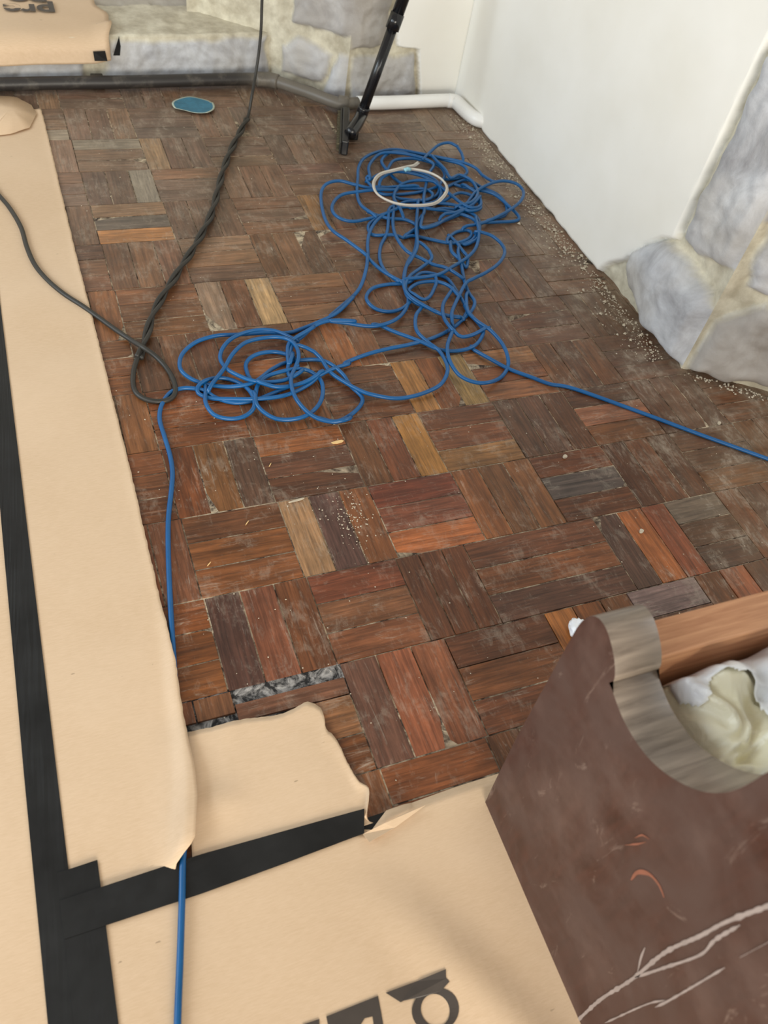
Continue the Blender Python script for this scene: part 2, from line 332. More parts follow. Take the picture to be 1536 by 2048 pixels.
def on(A, B, pts):                                               # traced outline -> coordinates along the wall and up
    A = np.array(A, float); B = np.array(B, float); t = (B - A) / np.linalg.norm(B - A); nn = (t[1], -t[0], 0); out = []
    for u, v in pts:
        p = PL(u, v, (A[0], A[1], 0), nn); out.append(((p[:2] - A) @ t, p[2]))
    return out
RA, RB = (1.772, 3.29), (1.762, 1.455)                           # right wall, far corner to the window reveal
st = [(on(RA, RB, [(1268, 505), (1330, 480), (1352, 482), (1385, 530), (1420, 590), (1430, 618), (1405, 680), (1372, 738), (1340, 705), (1292, 645), (1262, 575)]), .05, .0),
      (on(RA, RB, [(1368, 468), (1400, 402), (1450, 300), (1500, 192), (1536, 118), (1640, 60), (1590, 320), (1523, 450), (1480, 545), (1440, 530), (1395, 505)]), .03, .0)]
zl = lambda y: 3.29 - y
st += [([(zl(1.70), .86), (zl(1.46), .84), (zl(1.46), 1.2), (zl(1.72), 1.22)], .03, .3), ([(zl(1.70), 1.25), (zl(1.46), 1.23), (zl(1.46), 1.6), (zl(1.69), 1.62)], .03, .0)]
hwall('wall_right', RA, RB, -.01, 2.4, st, [[(-.1, -.0), (zl(1.97), 0.0), (zl(1.93), .06), (zl(1.87), .11), (zl(1.76), .262), (zl(1.705), .30), (zl(1.705), 2.5), (-.1, 2.5)]], 1.25, seed=1)
VA, VB = (1.762, 1.455), (2.75, .75)                             # splayed window reveal
hwall('wall_window_reveal', VA, VB, -.01, 2.4, [(on(VA, VB, [(1380, 737), (1412, 668), (1432, 640), (1475, 625), (1536, 612), (1640, 640), (1660, 800), (1536, 775), (1450, 760)]), .04, .9),
      (on(VA, VB, [(1492, 572), (1515, 500), (1536, 455), (1640, 420), (1680, 560), (1600, 592), (1530, 588)]), .035, .1), ([(.0, .5), (.35, .52), (.34, .8), (.0, .82)], .03, .2), ([(.02, .85), (.4, .85), (.38, 1.2), (.0, 1.2)], .03, 0)],
      [], 1.25, seed=2)
BA, BB = (1.255, 3.262), (1.80, 3.285)                           # back wall beside the corner
hwall('wall_back', BA, BB, -.01, 2.4, [(on(BA, BB, [(700, 118), (745, 112), (800, 108), (832, 112), (830, 198), (700, 205)]), .02, .25), (on(BA, BB, [(700, 95), (770, 92), (785, 0), (790, -60), (690, -60)]), .02, .7),
      ([(.0, .62), (.2, .62), (.2, .95), (0, .95)], .02, 0)],
      [on(BA, BB, [(838, 230), (836, 100), (795, 92), (792, 60), (803, 0), (815, -80), (830, -2500), (1400, -2500), (1400, 300)])], .8, step=.0045, seed=3)
JA, JB = (1.255, 3.262), (.70, 3.70)                             # jamb of the raised recess
hwall('wall_recess_jamb', JA, JB, -.01, 2.4, [(on(JA, JB, [(560, 150), (562, 84), (600, 78), (640, 88), (662, 108), (655, 145), (640, 165), (610, 160)]), .02, .4), (on(JA, JB, [(675, 112), (720, 112), (720, 215), (640, 190), (662, 150)]), .02, .1),
      (on(JA, JB, [(585, 45), (640, 62), (690, 72), (720, 78), (720, -40), (600, -40), (580, 10)]), .025, .6)], [], 1.0, seed=4)
SA, SB = (-1.3, 3.30), (1.03, 3.475)                             # raised step
hwall('wall_step', SA, SB, -.01, .158, [([(1.62, -.02), (1.66, .14), (2.28, .145), (2.3, -.02)], .012, .0), ([(.9, -.02), (.9, .14), (1.57, .14), (1.55, -.02)], .012, .2)], [], .158, seed=5, topdepth=.95)
hwall('wall_recess_back', (-1.6, 4.15), (1.3, 4.4), .1, 2.4, [], [[(-.1, -1), (9, -1), (9, 9), (-.1, 9)]], .2, seed=6, step=.05)

# ---------------------------------------------------------------- paper sheets
def edge_at(E, y):
    E = sorted(E, key=lambda p: p[1]); ys = [p[1] for p in E]; xs_ = [p[0] for p in E]; return float(np.interp(y, ys, xs_))
def sheet(name, left, right, y0, y1, zf, mat, nx=40, step=.01, parent=None, rag=0.0):
    ny = int((y1 - y0) / step); V = []; rag0 = rag
    for j in range(ny + 1):
        y = y0 + (y1 - y0) * j / ny; a, b = edge_at(left, y), edge_at(right, y); b += rag0 * min(1, max(0, (y - .55) * 8)) * noise.noise((y * 60, 1.3, 4))
        for i in range(nx + 1):
            x = a + (b - a) * i / nx; V.append((x, y, zf(x, y, i / nx)))
    Fc = [(j * (nx + 1) + i, j * (nx + 1) + i + 1, (j + 1) * (nx + 1) + i + 1, (j + 1) * (nx + 1) + i) for j in range(ny) for i in range(nx)]
    return solid(mesh(name, V, Fc, mat, parent, True))
def lump(x, y, a=1): return a * (.0012 + .0022 * (noise.noise((x * 5, y * 4, 7)) + .5))
def cord_ridge(x, y): 
    cx = edge_at(CORD_UNDER, y); return math.exp(-((x - cx) / .016) ** 2)
CORD_UNDER = [U(u, v)[:2] for u, v in ((366, 1716), (372, 1640), (374, 1560), (366, 1470), (352, 1380), (347, 1310), (344, 1280))]
yA = U(366, 1716)[1]
def z_long(x, y, s):
    z = .0022 + lump(x, y); z += .012 * cord_ridge(x, y) * max(0, min(1, (1.0 - y) / .12)) if y > .42 else 0
    k = max(0, min(1, (.72 - y) / .2)) * max(0, min(1, (y - .4) / .05)); z += k * max(0, s - .62) ** 1.6 * .11
    z += max(0, s - .93) * .03
    f = max(0, min(1, (y - .445) / .04)); return (z * f + .0024 * (1 - f)) if s < .75 else z * (.12 + .88 * f)
long_right = [U(*p)[:2] for p in ((80, 215), (88, 240), (100, 290), (150, 500), (205, 715), (262, 945), (318, 1190), (352, 1330), (368, 1440), (390, 1540), (396, 1600), (391, 1690))] + [(.022, .456), (.016, .44)]
p = sheet('floor_paper', [(-.175, 5), (-.175, -5)], long_right, .447, 3.19, z_long, M['paper'], rag=.002)
tag(p, 'long tan paper strip right of the long black tape, running up to the pipe', 'floor paper')
p = sheet('floor_paper', [(-.95, 5), (-.95, -5)], [(-.178, 5), (-.178, -5)], -.7, 3.2, lambda x, y, s: .0014 + lump(x, y), M['paper'], nx=50)
tag(p, 'tan paper sheet left of the long black tape at the picture edge', 'floor paper')
# small torn patch
patch_top = [U(*q)[:2] for q in ((372, 1468), (420, 1458), (480, 1443), (540, 1436), (572, 1428), (600, 1414), (615, 1407), (640, 1420), (648, 1440), (652, 1462), (672, 1482), (690, 1520), (700, 1540), (718, 1568), (736, 1580), (733, 1620), (727, 1640))]
V = []; nrow = 24; E_ = catmull([(x, y, 0) for x, y in patch_top], .006); bx0, bx1 = .045, .372
for q in range(nrow + 1):
    t = q / nrow
    for i, e in enumerate(E_):
        f = i / (len(E_) - 1); bx = bx0 + (bx1 - bx0) * f; by = .425 + .0 * f; x = e[0] * (1 - t) + bx * t; y = e[1] * (1 - t) + by * t
        rg = .0016 * noise.noise((i * .6, 3, 1)) * (1 - t); lift = (.003 + .005 * f) * math.exp(-((t) / .12) ** 2) * (.35 + .65 * abs(noise.noise((i * .12, 0, 9)))) + .01 * max(0, f - .8) * 4 * math.exp(-(t / .3) ** 2)
        V.append((x + rg, y + rg, .0018 + lump(x, y, 1.2) + lift + .006 * math.exp(-((x - .12) / .04) ** 2 - ((y - .54) / .035) ** 2)))
m_ = len(E_); Fc = [(j * m_ + i, (j + 1) * m_ + i, (j + 1) * m_ + i + 1, j * m_ + i + 1) for j in range(nrow) for i in range(m_ - 1)]
p = solid(mesh('floor_paper', V, Fc, M['paper'], None, True), .0008, 0)
tag(p, 'small torn tan paper patch with a ragged edge above the crosswise black tape', 'floor paper')
# large near sheet with print
def z_near(x, y, s):
    return .0014 + lump(x, y, 1.3) + .012 * math.exp(-((x - .36 - .5 * (.3 - y)) / .05) ** 2) * max(0, min(1, (.36 - y) / .2)) + (.008 * math.exp(-((y - .437) / .012) ** 2) if .36 < x < .45 else 0)
def near_top(x): return .44 if x > .40 else (.432 if x > .36 else .43)
nxn, nyn = 90, 60; V = []
for j in range(nyn + 1):
    for i in range(nxn + 1):
        x = -.15 + 1.6 * i / nxn; top = np.interp(x, [-.2, .345, .352, .40, .55, 1.5], [.43, .43, .405, .437, .442, .442]); y = -.7 + (top + .7) * (j / nyn); V.append((x, y, z_near(x, y, 0)))
Fc = [(j * (nxn + 1) + i, j * (nxn + 1) + i + 1, (j + 1) * (nxn + 1) + i + 1, (j + 1) * (nxn + 1) + i) for j in range(nyn) for i in range(nxn)]
near = solid(mesh('floor_paper', V, Fc, M['paper'], None, True)); tag(near, 'large tan paper sheet with dark print, under the dark wooden bench', 'floor paper')
# a lifted corner flap beside the tape end
fl_ = [U(*q, .012) for q in ((726, 1668), (738, 1686), (790, 1655), (850, 1612), (812, 1625), (768, 1648))]
flap = mesh('paper_flap', [(x, y, z + .004 * (k % 2)) for k, (x, y, z) in enumerate(fl_)], [(0, 1, 2, 5), (5, 2, 3, 4)], M['paper'], near, False); solid(flap, .0008)
# print on the near sheet
def flat_print(name, rings, z, parent, th=.0004):
    V = []; Fc = []
    for outer, inner in rings:
        b = len(V)
        if inner is None:
            for u, v in outer: x, y, _ = U(u, v); V.append((x, y, z_near(x, y, 0) + .0012 if parent is near else z))
            Fc.append(tuple(range(b, b + len(outer))))
        else:
            n = len(outer)
            for u, v in outer + inner: x, y, _ = U(u, v); V.append((x, y, z_near(x, y, 0) + .0012 if parent is near else z))
            Fc += [(b + i, b + (i + 1) % n, b + n + (i + 1) % n, b + n + i) for i in range(n)]
    return mesh(name, V, Fc, M['ink'], parent)
def strip_quads(a, b): return [([a[i], a[i + 1], b[i + 1], b[i]], None) for i in range(len(a) - 1)]
cx, cy = 869, 2022; el = lambda rx, ry, n=28, s=-.35: [(cx + rx * math.cos(q) * math.cos(s) - ry * math.sin(q) * math.sin(s), cy + rx * math.cos(q) * math.sin(s) + ry * math.sin(q) * math.cos(s)) for q in [2 * math.pi * k / n for k in range(n)]]
rings = [(el(47, 44), el(28, 33)), ([(770, 1987), (830, 1965), (888, 1942), (889, 1960), (800, 2006)], None), ([(830, 1965), (889, 1960), (896, 1966), (880, 1984), (840, 1996), (805, 2003)], None),
         ([(652, 2034), (755, 1993), (762, 2030), (765, 2048), (746, 2048), (744, 2034), (728, 2038), (715, 2060), (660, 2075)], None), ([(746, 2048), (765, 2048), (772, 2110), (750, 2112)], None),
         ([(605, 2050), (638, 2039), (640, 2110), (620, 2120)], None), ([(660, 2075), (715, 2060), (722, 2105), (668, 2118)], None)]
flat_print('printed_lettering', rings, 0, near)
# paper at the top of the strip, folded back
fv_ = []; TL = [(-30, 268), (20, 262), (58, 250), (72, 222), (62, 205), (34, 190), (0, 186), (-40, 186)]
w = [U(u, v, .02) for u, v in TL]; c_ = np.mean([p[:3] for p in w], axis=0)
ring = [np.array(w[i]) * (1 - t) + np.array(w[(i + 1) % len(w)]) * t for i in range(len(w)) for t in (0, .25, .5, .75)]; ring.append(ring[0]); V = [tuple(c_ + np.array([0, 0, .006]))]
for k, p in enumerate(ring): V.append((p[0], p[1], .010 + .009 * abs(noise.noise((k * .21, 2, 2)))))
curl = mesh('floor_paper', V, [(0, i, i + 1) for i in range(1, len(V) - 1)], M['paper'], None, True); solid(curl, .0008)
tag(curl, 'curled torn tan paper scrap lying on the far end of the long strip', 'paper scrap')
# step paper: over the ledge and down its front
def stepy(x): return 3.30 + (x + 1.3) * (.175 / 2.33)
prof = [(.72, .169), (.4, .168), (.2, .169), (.1, .169), (.05, .168), (.02, .163), (-.008, .150), (-.024, .132), (-.028, .112), (-.030, .095), (-.032, .08)]
pr = catmull([np.array([a, b, 0]) for a, b in prof], .012); V = []; cols = 70
for q in pr:
    for i in range(cols + 1):
        depth = q[0]; xr = .355 + .03 * noise.noise((depth * 9, 0, 5)) - (.04 if depth > .35 else 0) + .02 * math.sin(depth * 11)
        x = -1.0 + (xr + 1.0) * i / cols; V.append((x, stepy(x) + q[0], q[1] + .004 * noise.noise((x * 6, depth * 6, 3)) + (.012 * max(0, (x - .3) / .06) if depth < .1 else 0)))
Fc = [(j * (cols + 1) + i, (j + 1) * (cols + 1) + i, (j + 1) * (cols + 1) + i + 1, j * (cols + 1) + i + 1) for j in range(len(pr) - 1) for i in range(cols)]
sp_ = solid(mesh('floor_paper', V, Fc, M['paper'], None, True), .0008, 0); tag(sp_, 'tan paper with upside-down dark lettering draped over the raised stone step', 'floor paper')
def text_mesh(name, body, size, loc, rz, mat, parent):
    cu = bpy.data.curves.new(name, 'FONT'); cu.body = body; cu.size = size; cu.offset = size * .03; cu.extrude = .0003
    to = bpy.data.objects.new('tmp', cu); S.collection.objects.link(to); bpy.context.view_layer.update()
    dg = bpy.context.evaluated_depsgraph_get(); me = bpy.data.meshes.new_from_object(to.evaluated_get(dg)); bpy.data.objects.remove(to)
    o = bpy.data.objects.new(name, me); S.collection.objects.link(o); me.materials.clear(); me.materials.append(mat); o.location = loc; o.rotation_euler = (0, 0, rz); o.parent = parent; return o
tx = U(109, 11, .173); text_mesh('printed_lettering', 'pre', .135, (tx[0], tx[1], .1745), math.pi, M['ink'], sp_)
text_mesh('printed_lettering', 'po', .135, (tx[0] - .02, tx[1] + .095, .1745), math.pi, M['ink'], sp_)

# ---------------------------------------------------------------- black tape
def tape(pts_l, pts_r, z, label, n=60, wr=.0006):
    L_ = [np.array(p) for p in pts_l]; R_ = [np.array(p) for p in pts_r]; V = []
    def lerp(P, t):
        k = t * (len(P) - 1); i = min(int(k), len(P) - 2); return P[i] * (1 - (k - i)) + P[i + 1] * (k - i)
    for j in range(n + 1):
        t = j / n; a, b = lerp(L_, t), lerp(R_, t)
        for i in range(9):
            q = a + (b - a) * i / 8; V.append((q[0], q[1], z + lump(q[0], q[1]) + wr * noise.noise((q[0] * 40, q[1] * 60, 1))))
    Fc = [(j * 9 + i, j * 9 + i + 1, (j + 1) * 9 + i + 1, (j + 1) * 9 + i) for j in range(n) for i in range(8)]
    o = solid(mesh('duct_tape', V, Fc, M['tape'], None, False), .0003, 0); return tag(o, label, 'tape')
tape([(-.202, -.6), (-.2, .7), (-.196, 1.35), (-.196, 3.1)], [(-.148, -.6), (-.146, .8), (-.145, 1.87), (-.145, 3.1)], .0042, 'long black tape strip running away from the viewer along the left')
tape([(-.165, -.6), (-.165, .503)], [(-.113, -.6), (-.1, .505)], .0052, 'short second black tape strip widening the lower end of the long one')
tape([(-.165, .398), (.051, .399), (.2, .404), (.349, .411)], [(-.165, .458), (.064, .462), (.2, .458), (.364, .453)], .0062, 'black tape strip running crosswise over the paper joint', 40)
tape([U(722, 1690)[:2], U(800, 1650)[:2], U(880, 1612)[:2]], [U(722, 1640)[:2], U(800, 1614)[:2], U(885, 1587)[:2]], -.0005, 'black tape piece half hidden under the near paper, right of the crosswise tape', 20)
for pts, lab in (([(186, 103), (210, 101), (215, 122), (189, 121)], 'small black tape square on the front of the stone step'),
                 ([(238, 72), (241, 92), (240, 111), (226, 110)], 'narrow black tape scrap at the paper edge on the stone step')):
    V = [];
    for k, (u, v) in enumerate(pts):
        x0 = .35; pp = PL(u, v, (x0, stepy(x0) - .04, 0), (-.075, 1, 0)); V.append((pp[0], pp[1] - .004 * (k % 2), pp[2]))
    o = solid(mesh('duct_tape', V, [(0, 1, 2, 3)], M['tape']), .0008); tag(o, lab, 'tape')

# ---------------------------------------------------------------- pipes
pz = .032; cP = lambda u, v: U(u, v, pz)
_t = NT('grimy_pipe_paint'); _o = _t.obj(); _x = _t.n('ShaderNodeSeparateXYZ', Vector=_o).outputs[0]; _n = _t.noise(_o, 14, 6, .65)
_t.color(_t.mix(_t.math('ADD', _t.rng(_x, .82, .98, 0, .6), _t.rng(_n, .5, .7, 0, .35), True), lin((44, 41, 40)), lin((126, 119, 108)))); _t.rough(.45); _t.bump(_n, .4, .002); M['pipe'] = _t.m
pipe = empty('heating_pipe', cP(540, 160))
pth = [(-1.1, 3.235, pz), (-.06, 3.325, pz)] + [cP(*q) for q in ((250, 164), (400, 160), (500, 158), (540, 160), (568, 168), (620, 186), (668, 204), (690, 208), (715, 206))]
adopt(pipe, tube('pipe', pth, .023, M['pipe'], None, 20, .01), tube('coupling', [cP(513, 158), cP(540, 160), cP(556, 164)], .028, M['pipe'], None, 20, .006), tube('coupling', [cP(676, 205), cP(697, 208)], .028, M['pipe'], None, 20, .006, False),
      box('pipe_clip', (U(196, 172)[0], U(196, 172)[1] - .006, .02), (.045, .05, .04), M['pipe'], None, .004))
tag(pipe, 'grimy dark grey pipe along the foot of the stone wall and step', 'pipe')
wp = empty('painted_pipe', cP(905, 198)); pw = .03; c2 = lambda u, v: U(u, v, pw)
adopt(wp, tube('pipe', [c2(714, 206), c2(780, 205), c2(880, 201), c2(905, 201)], .026, M['white'], None, 20, .01),
      tube('elbow', [c2(896, 201), c2(912, 204), c2(928, 219), c2(946, 234), c2(962, 241), c2(985, 243)], .028, M['white'], None, 20, .006), tube('pipe', [c2(975, 243), c2(1000, 245)], .025, M['white'], None, 20, .006, False))
tag(wp, 'white painted pipe with an elbow entering the right-hand wall corner', 'pipe')

# ---------------------------------------------------------------- cords
def conv(ox, oy, sc, pts): return [(ox + x / sc, oy + y / sc) for x, y in pts]
C5 = lambda p: conv(200, 650, 3.072, p); C6 = lambda p: conv(200, 560, 2.743, p); K = lambda p: conv(660, 420, 3.491, p); J = lambda p: conv(620, 260, 3.339, p)
blue = []
blue.append(([(351, 2500), (353, 2200), (355, 2048), (360, 1920), (364, 1800), (366, 1716), (372, 1640), (374, 1560), (366, 1470), (352, 1380), (347, 1310), (342, 1230), (337, 1120)]
  + C5([(420, 1200), (440, 1000), (445, 900), (430, 800), (395, 680), (368, 590), (370, 520), (395, 460), (440, 410), (510, 388), (580, 390), (650, 405), (700, 440), (780, 470), (860, 478), (960, 460), (1050, 425), (1120, 395)]), 'tail'))
blue.append((J([(900, 440), (860, 480), (760, 500), (640, 510), (540, 540), (450, 600), (400, 680), (385, 760), (388, 850)]) + K([(262, 300), (255, 400), (210, 540), (120, 640), (0, 740)]) + C6([(1390, 90), (1300, 180), (1200, 230), (1100, 270), (1030, 290), (900, 290), (750, 300)])
  + C5([(720, 65), (600, 100), (520, 160), (490, 220), (500, 280), (560, 330), (640, 360), (750, 378), (850, 375), (950, 350), (1060, 270), (1150, 230), (1300, 212), (1400, 230), (1490, 300), (1536, 370)]) + C6([(1440, 650), (1400, 720), (1300, 775), (1190, 755)]), 'n'))
blue.append((K([(560, 380)]) [:0] + J([(700, 370), (560, 380), (420, 390), (300, 365), (200, 340), (120, 355), (80, 400), (75, 480), (100, 590), (150, 670), (250, 740), (370, 830)]) + K([(280, 350), (360, 420), (440, 470), (510, 510), (540, 580), (545, 650), (510, 720), (450, 770), (350, 805), (250, 810), (120, 790), (0, 775)])
  + C6([(1400, 225), (1270, 222), (1180, 250), (1110, 310), (1060, 350), (1040, 420), (1030, 500)]), 'n'))
blue += [(q, 'n') for q in (
  C5([(1180, 80), (1080, 38), (980, 30), (880, 50), (800, 90), (750, 150), (740, 210), (780, 270), (850, 310), (930, 340), (1030, 352), (1130, 340), (1190, 315)]),
  C5([(690, 360), (760, 270), (800, 200), (840, 150), (900, 105), (1000, 80), (1100, 75), (1170, 95), (1210, 140), (1220, 200), (1200, 260), (1175, 320), (1180, 390), (1210, 460), (1270, 530), (1340, 575), (1430, 595), (1500, 585)]),
  C5([(910, 310), (895, 250), (920, 205), (980, 175), (1060, 165), (1130, 175), (1190, 200), (1210, 240)]),
  C5([(650, 400), (650, 480), (700, 550), (780, 575), (860, 570), (920, 540), (950, 490), (930, 420), (880, 370), (800, 335), (720, 325), (640, 345), (602, 380), (605, 420), (680, 450), (800, 455), (950, 455), (1100, 440), (1200, 410), (1290, 360), (1350, 310), (1430, 270), (1536, 235)])
    + K([(100, 1070), (250, 1010), (400, 970), (550, 940), (700, 900), (830, 840), (920, 770), (990, 700), (1010, 640), (970, 580), (940, 500), (920, 400), (895, 300), (900, 260)]),
  C5([(955, 430), (960, 480), (1000, 530), (1080, 575), (1180, 580), (1280, 550), (1350, 480), (1370, 400), (1350, 330), (1280, 280), (1200, 270), (1100, 290), (1020, 320), (970, 370), (955, 430)]),
  C5([(990, 355), (1080, 380), (1170, 375), (1260, 350), (1330, 310), (1350, 290)]),
  C5([(1180, 190), (1160, 240), (1155, 130), (1200, 80), (1300, 20)]),
  K([(500, 515), (400, 520), (300, 545), (255, 600), (270, 650), (330, 695), (420, 710), (500, 690), (545, 655)]),
  K([(350, 805), (450, 850), (560, 890), (660, 930), (750, 970), (850, 985), (960, 970), (1030, 930), (1070, 860), (1060, 820), (1000, 750), (950, 690)]),
  K([(640, 680), (600, 740), (605, 840), (680, 920), (760, 980), (810, 1060), (820, 1130), (780, 1210), (700, 1260), (580, 1300), (450, 1315), (300, 1290), (210, 1260), (100, 1200), (0, 1130), (-60, 1040), (-110, 990)]),
  K([(850, 860), (820, 950), (835, 1050), (900, 1150), (1000, 1200), (1100, 1205), (1190, 1170), (1240, 1100), (1240, 1020), (1200, 930), (1120, 840), (1020, 770), (960, 700), (950, 600)]),
  K([(1040, 150), (1130, 180), (1200, 240), (1220, 300), (1180, 370), (1100, 430), (1000, 480), (950, 510), (900, 600), (855, 700), (850, 745)]),
  K([(820, 200), (880, 155), (960, 142), (990, 170), (950, 210), (850, 232), (700, 205), (580, 180), (520, 190), (600, 130), (700, 110), (860, 50), (980, 0)]),
  K([(840, 185), (900, 235), (980, 218), (1030, 160), (1045, 90), (1000, 30), (900, 0), (800, -10)]),
  K([(450, -60), (440, 100), (470, 200), (540, 290), (640, 340), (720, 380), (800, 400), (860, 430)]),
  K([(615, -60), (602, 130), (610, 250), (570, 340), (530, 400), (515, 480), (525, 560), (580, 620), (680, 680), (760, 720), (860, 745)]),
  K([(540, 480), (640, 470), (760, 450), (850, 400), (960, 330), (1020, 260), (1040, 160), (1020, 60)]),
  K([(560, 500), (640, 440), (740, 450), (820, 480), (880, 560), (930, 640), (960, 700), (900, 790), (820, 845)]),
  K([(410, 0), (400, 150), (355, 250), (348, 340), (380, 420), (440, 475)]),
  K([(690, 280), (710, 340), (640, 400), (560, 460), (525, 530), (540, 600), (600, 650), (700, 690), (800, 735), (900, 745)]),
  K([(740, 520), (700, 600), (650, 625), (590, 590), (550, 560), (620, 510), (740, 500), (830, 530), (890, 590)]),
  K([(850, 560), (790, 660), (800, 760), (870, 850), (920, 885), (1000, 870), (1075, 830)]),
  K([(1010, 980), (1100, 1030), (1250, 1110), (1400, 1165), (1536, 1215)]) + [(1150, 778), (1290, 828), (1400, 869), (1536, 918), (1620, 950), (1700, 985)],
  K([(840, 230), (850, 290), (900, 340), (950, 400), (960, 330), (930, 290), (900, 250)]),
  J([(420, 560), (340, 500), (315, 420), (320, 320), (325, 250), (360, 190), (440, 150), (560, 130), (700, 150), (850, 180), (1000, 210), (1100, 250), (1150, 300)]),
  J([(400, 310), (395, 240), (450, 170), (520, 150), (640, 160), (760, 190), (825, 230), (800, 280)]),
  J([(760, 190), (800, 150), (860, 100), (930, 85), (985, 110)]),
  J([(560, 320), (500, 250), (480, 200), (540, 150), (650, 150), (780, 170), (900, 200), (1010, 230), (1050, 280), (1000, 320), (920, 330)]),
  J([(520, 260), (560, 205), (650, 190), (750, 200), (860, 240), (900, 300), (870, 360)]),
  J([(560, 400), (440, 400), (340, 410), (220, 430), (160, 480), (150, 540), (200, 590), (290, 610), (400, 590), (500, 560), (620, 515), (760, 522), (900, 540), (1000, 560), (1080, 590), (1130, 640), (1120, 720), (1060, 760)]),
  J([(600, 520), (560, 450), (590, 380), (660, 345), (760, 335), (840, 350), (875, 400), (860, 460), (800, 505), (700, 500)]),
  J([(900, 560), (1000, 540), (1070, 460), (1110, 410), (1200, 360), (1290, 340), (1380, 360), (1425, 410), (1410, 470), (1340, 530), (1250, 580), (1140, 625), (1050, 640)]),
  J([(900, 390), (980, 350), (1060, 335), (1150, 385), (1250, 430), (1310, 500), (1300, 570), (1200, 600)]),
  J([(1020, 380), (1120, 400), (1230, 430), (1330, 510), (1395, 580), (1370, 607), (1250, 615), (1120, 620)]),
  J([(780, 340), (760, 450), (762, 550), (720, 610), (715, 700), (700, 800), (650, 890), (630, 990), (640, 1060)]),
  J([(750, 580), (745, 650), (830, 640), (900, 600), (980, 560), (1080, 500), (1130, 450)]),
  J([(480, 320), (560, 280), (680, 290), (800, 330), (900, 400), (1000, 480), (1080, 520), (1140, 500), (1120, 430), (1040, 370)]),
  J([(380, 340), (460, 420), (600, 430), (760, 410), (860, 380), (840, 440), (740, 470), (600, 460)]),
  J([(470, 380), (620, 390), (760, 395), (820, 430), (780, 470), (640, 480), (560, 520)]),
  J([(700, 520), (820, 490), (960, 500), (1060, 540), (1140, 520), (1100, 450), (1000, 420), (900, 470)]),
  J([(400, 330), (480, 290), (600, 270), (720, 280), (830, 330), (880, 400), (850, 470), (760, 500)]),
  J([(840, 200), (900, 260), (940, 320), (1000, 300), (1080, 340), (1120, 420), (1080, 480), (1000, 500)]),
  J([(420, 560), (520, 590), (640, 600), (720, 650), (640, 700), (620, 720), (560, 700), (420, 700), (390, 640), (440, 590)]),
)]
V, Fc = [], []; paths = []
for k, (pts, kind) in enumerate(blue):
    z0 = .0065 + (k % 5) * .0035 + rnd.uniform(0, .003); P = []
    for q, (u, v) in enumerate(pts):
        z = z0 + .004 * math.sin(q * 1.3 + k)
        if kind == 'tail': z = .0062 if q > 11 or not 5 <= q <= 10 else .0055
        if kind == 'tail' and q < 5: z = .0122
        if v > 730 and kind != 'tail' and u > 1000: z = .0062
        P.append(np.array(U(u, v, max(z, .0062))))
    if kind == 'tail': P = [np.array((.06, -.55, .0122)), np.array((.075, -.3, .0122))] + P
    paths.append(catmull(P, .009))
def joined(k, end):                                              # run a loose end on until it meets the next loop of the cord
    e = paths[k][0] if end == 0 else paths[k][-1]; inn = paths[k][min(3, len(paths[k]) - 1)] if end == 0 else paths[k][max(0, len(paths[k]) - 4)]; d = e - inn; d /= np.linalg.norm(d) + 1e-9; best = None
    for m, other in enumerate(paths):
        if m == k: continue
        for p in other[::2]:
            w = p - e; L = np.linalg.norm(w[:2])
            if L < .12:
                c = L - .05 * (w @ d) / (L + 1e-6)
                if best is None or c < best[0]: best = (c, p)
    return [] if best is None else [e + (best[1] - e) * t + d * .012 * math.sin(math.pi * t) for t in (.34, .67, 1.0)]
ext = [(joined(k, 0), joined(k, 1)) for k in range(len(paths))]
for k, path in enumerate(paths):
    a_, b_ = ext[k]
    if blue[k][1] == 'tail': a_ = []
    if max(u for u, v in blue[k][0]) > 1600: b_ = []
    tube_data(a_[::-1] + list(path) + b_, .0057, 10, V, Fc)
o = mesh('extension_cord', V, Fc, M['blue'], None, True); tag(o, 'long tangled bright blue cord heaped in loops on the parquet', 'cord')
# pale wire ring
V, Fc = [], []
ringp = J([(720, 215), (690, 235), (640, 245), (560, 265), (470, 290), (425, 340), (430, 400), (480, 450), (580, 490), (700, 502), (820, 490), (880, 450), (912, 390), (880, 330), (800, 285), (700, 262), (600, 258), (520, 275)])
for dz, rr, d in ((.046, .0038, 0), (.041, .0032, 4)):
    tube_data(catmull([U(u + d * .6, v + d * .5, dz + .003 * math.sin(i)) for i, (u, v) in enumerate(ringp)], .008), rr, 10, V, Fc)
wr_ = mesh('wire_coil', V, Fc, M['wire'], None, True); tag(wr_, 'ring of pale whitish wire lying on top of the blue cord heap', 'wire coil')
tp = U(*J([(650, 265)])[0], .05); tw = tube('tie', [(tp[0] - .012, tp[1] - .002, .048), (tp[0], tp[1], .053), (tp[0] + .012, tp[1] + .002, .048)], .007, m_plain('pale_blue_tape', (150, 205, 220), .3), wr_, 10); 
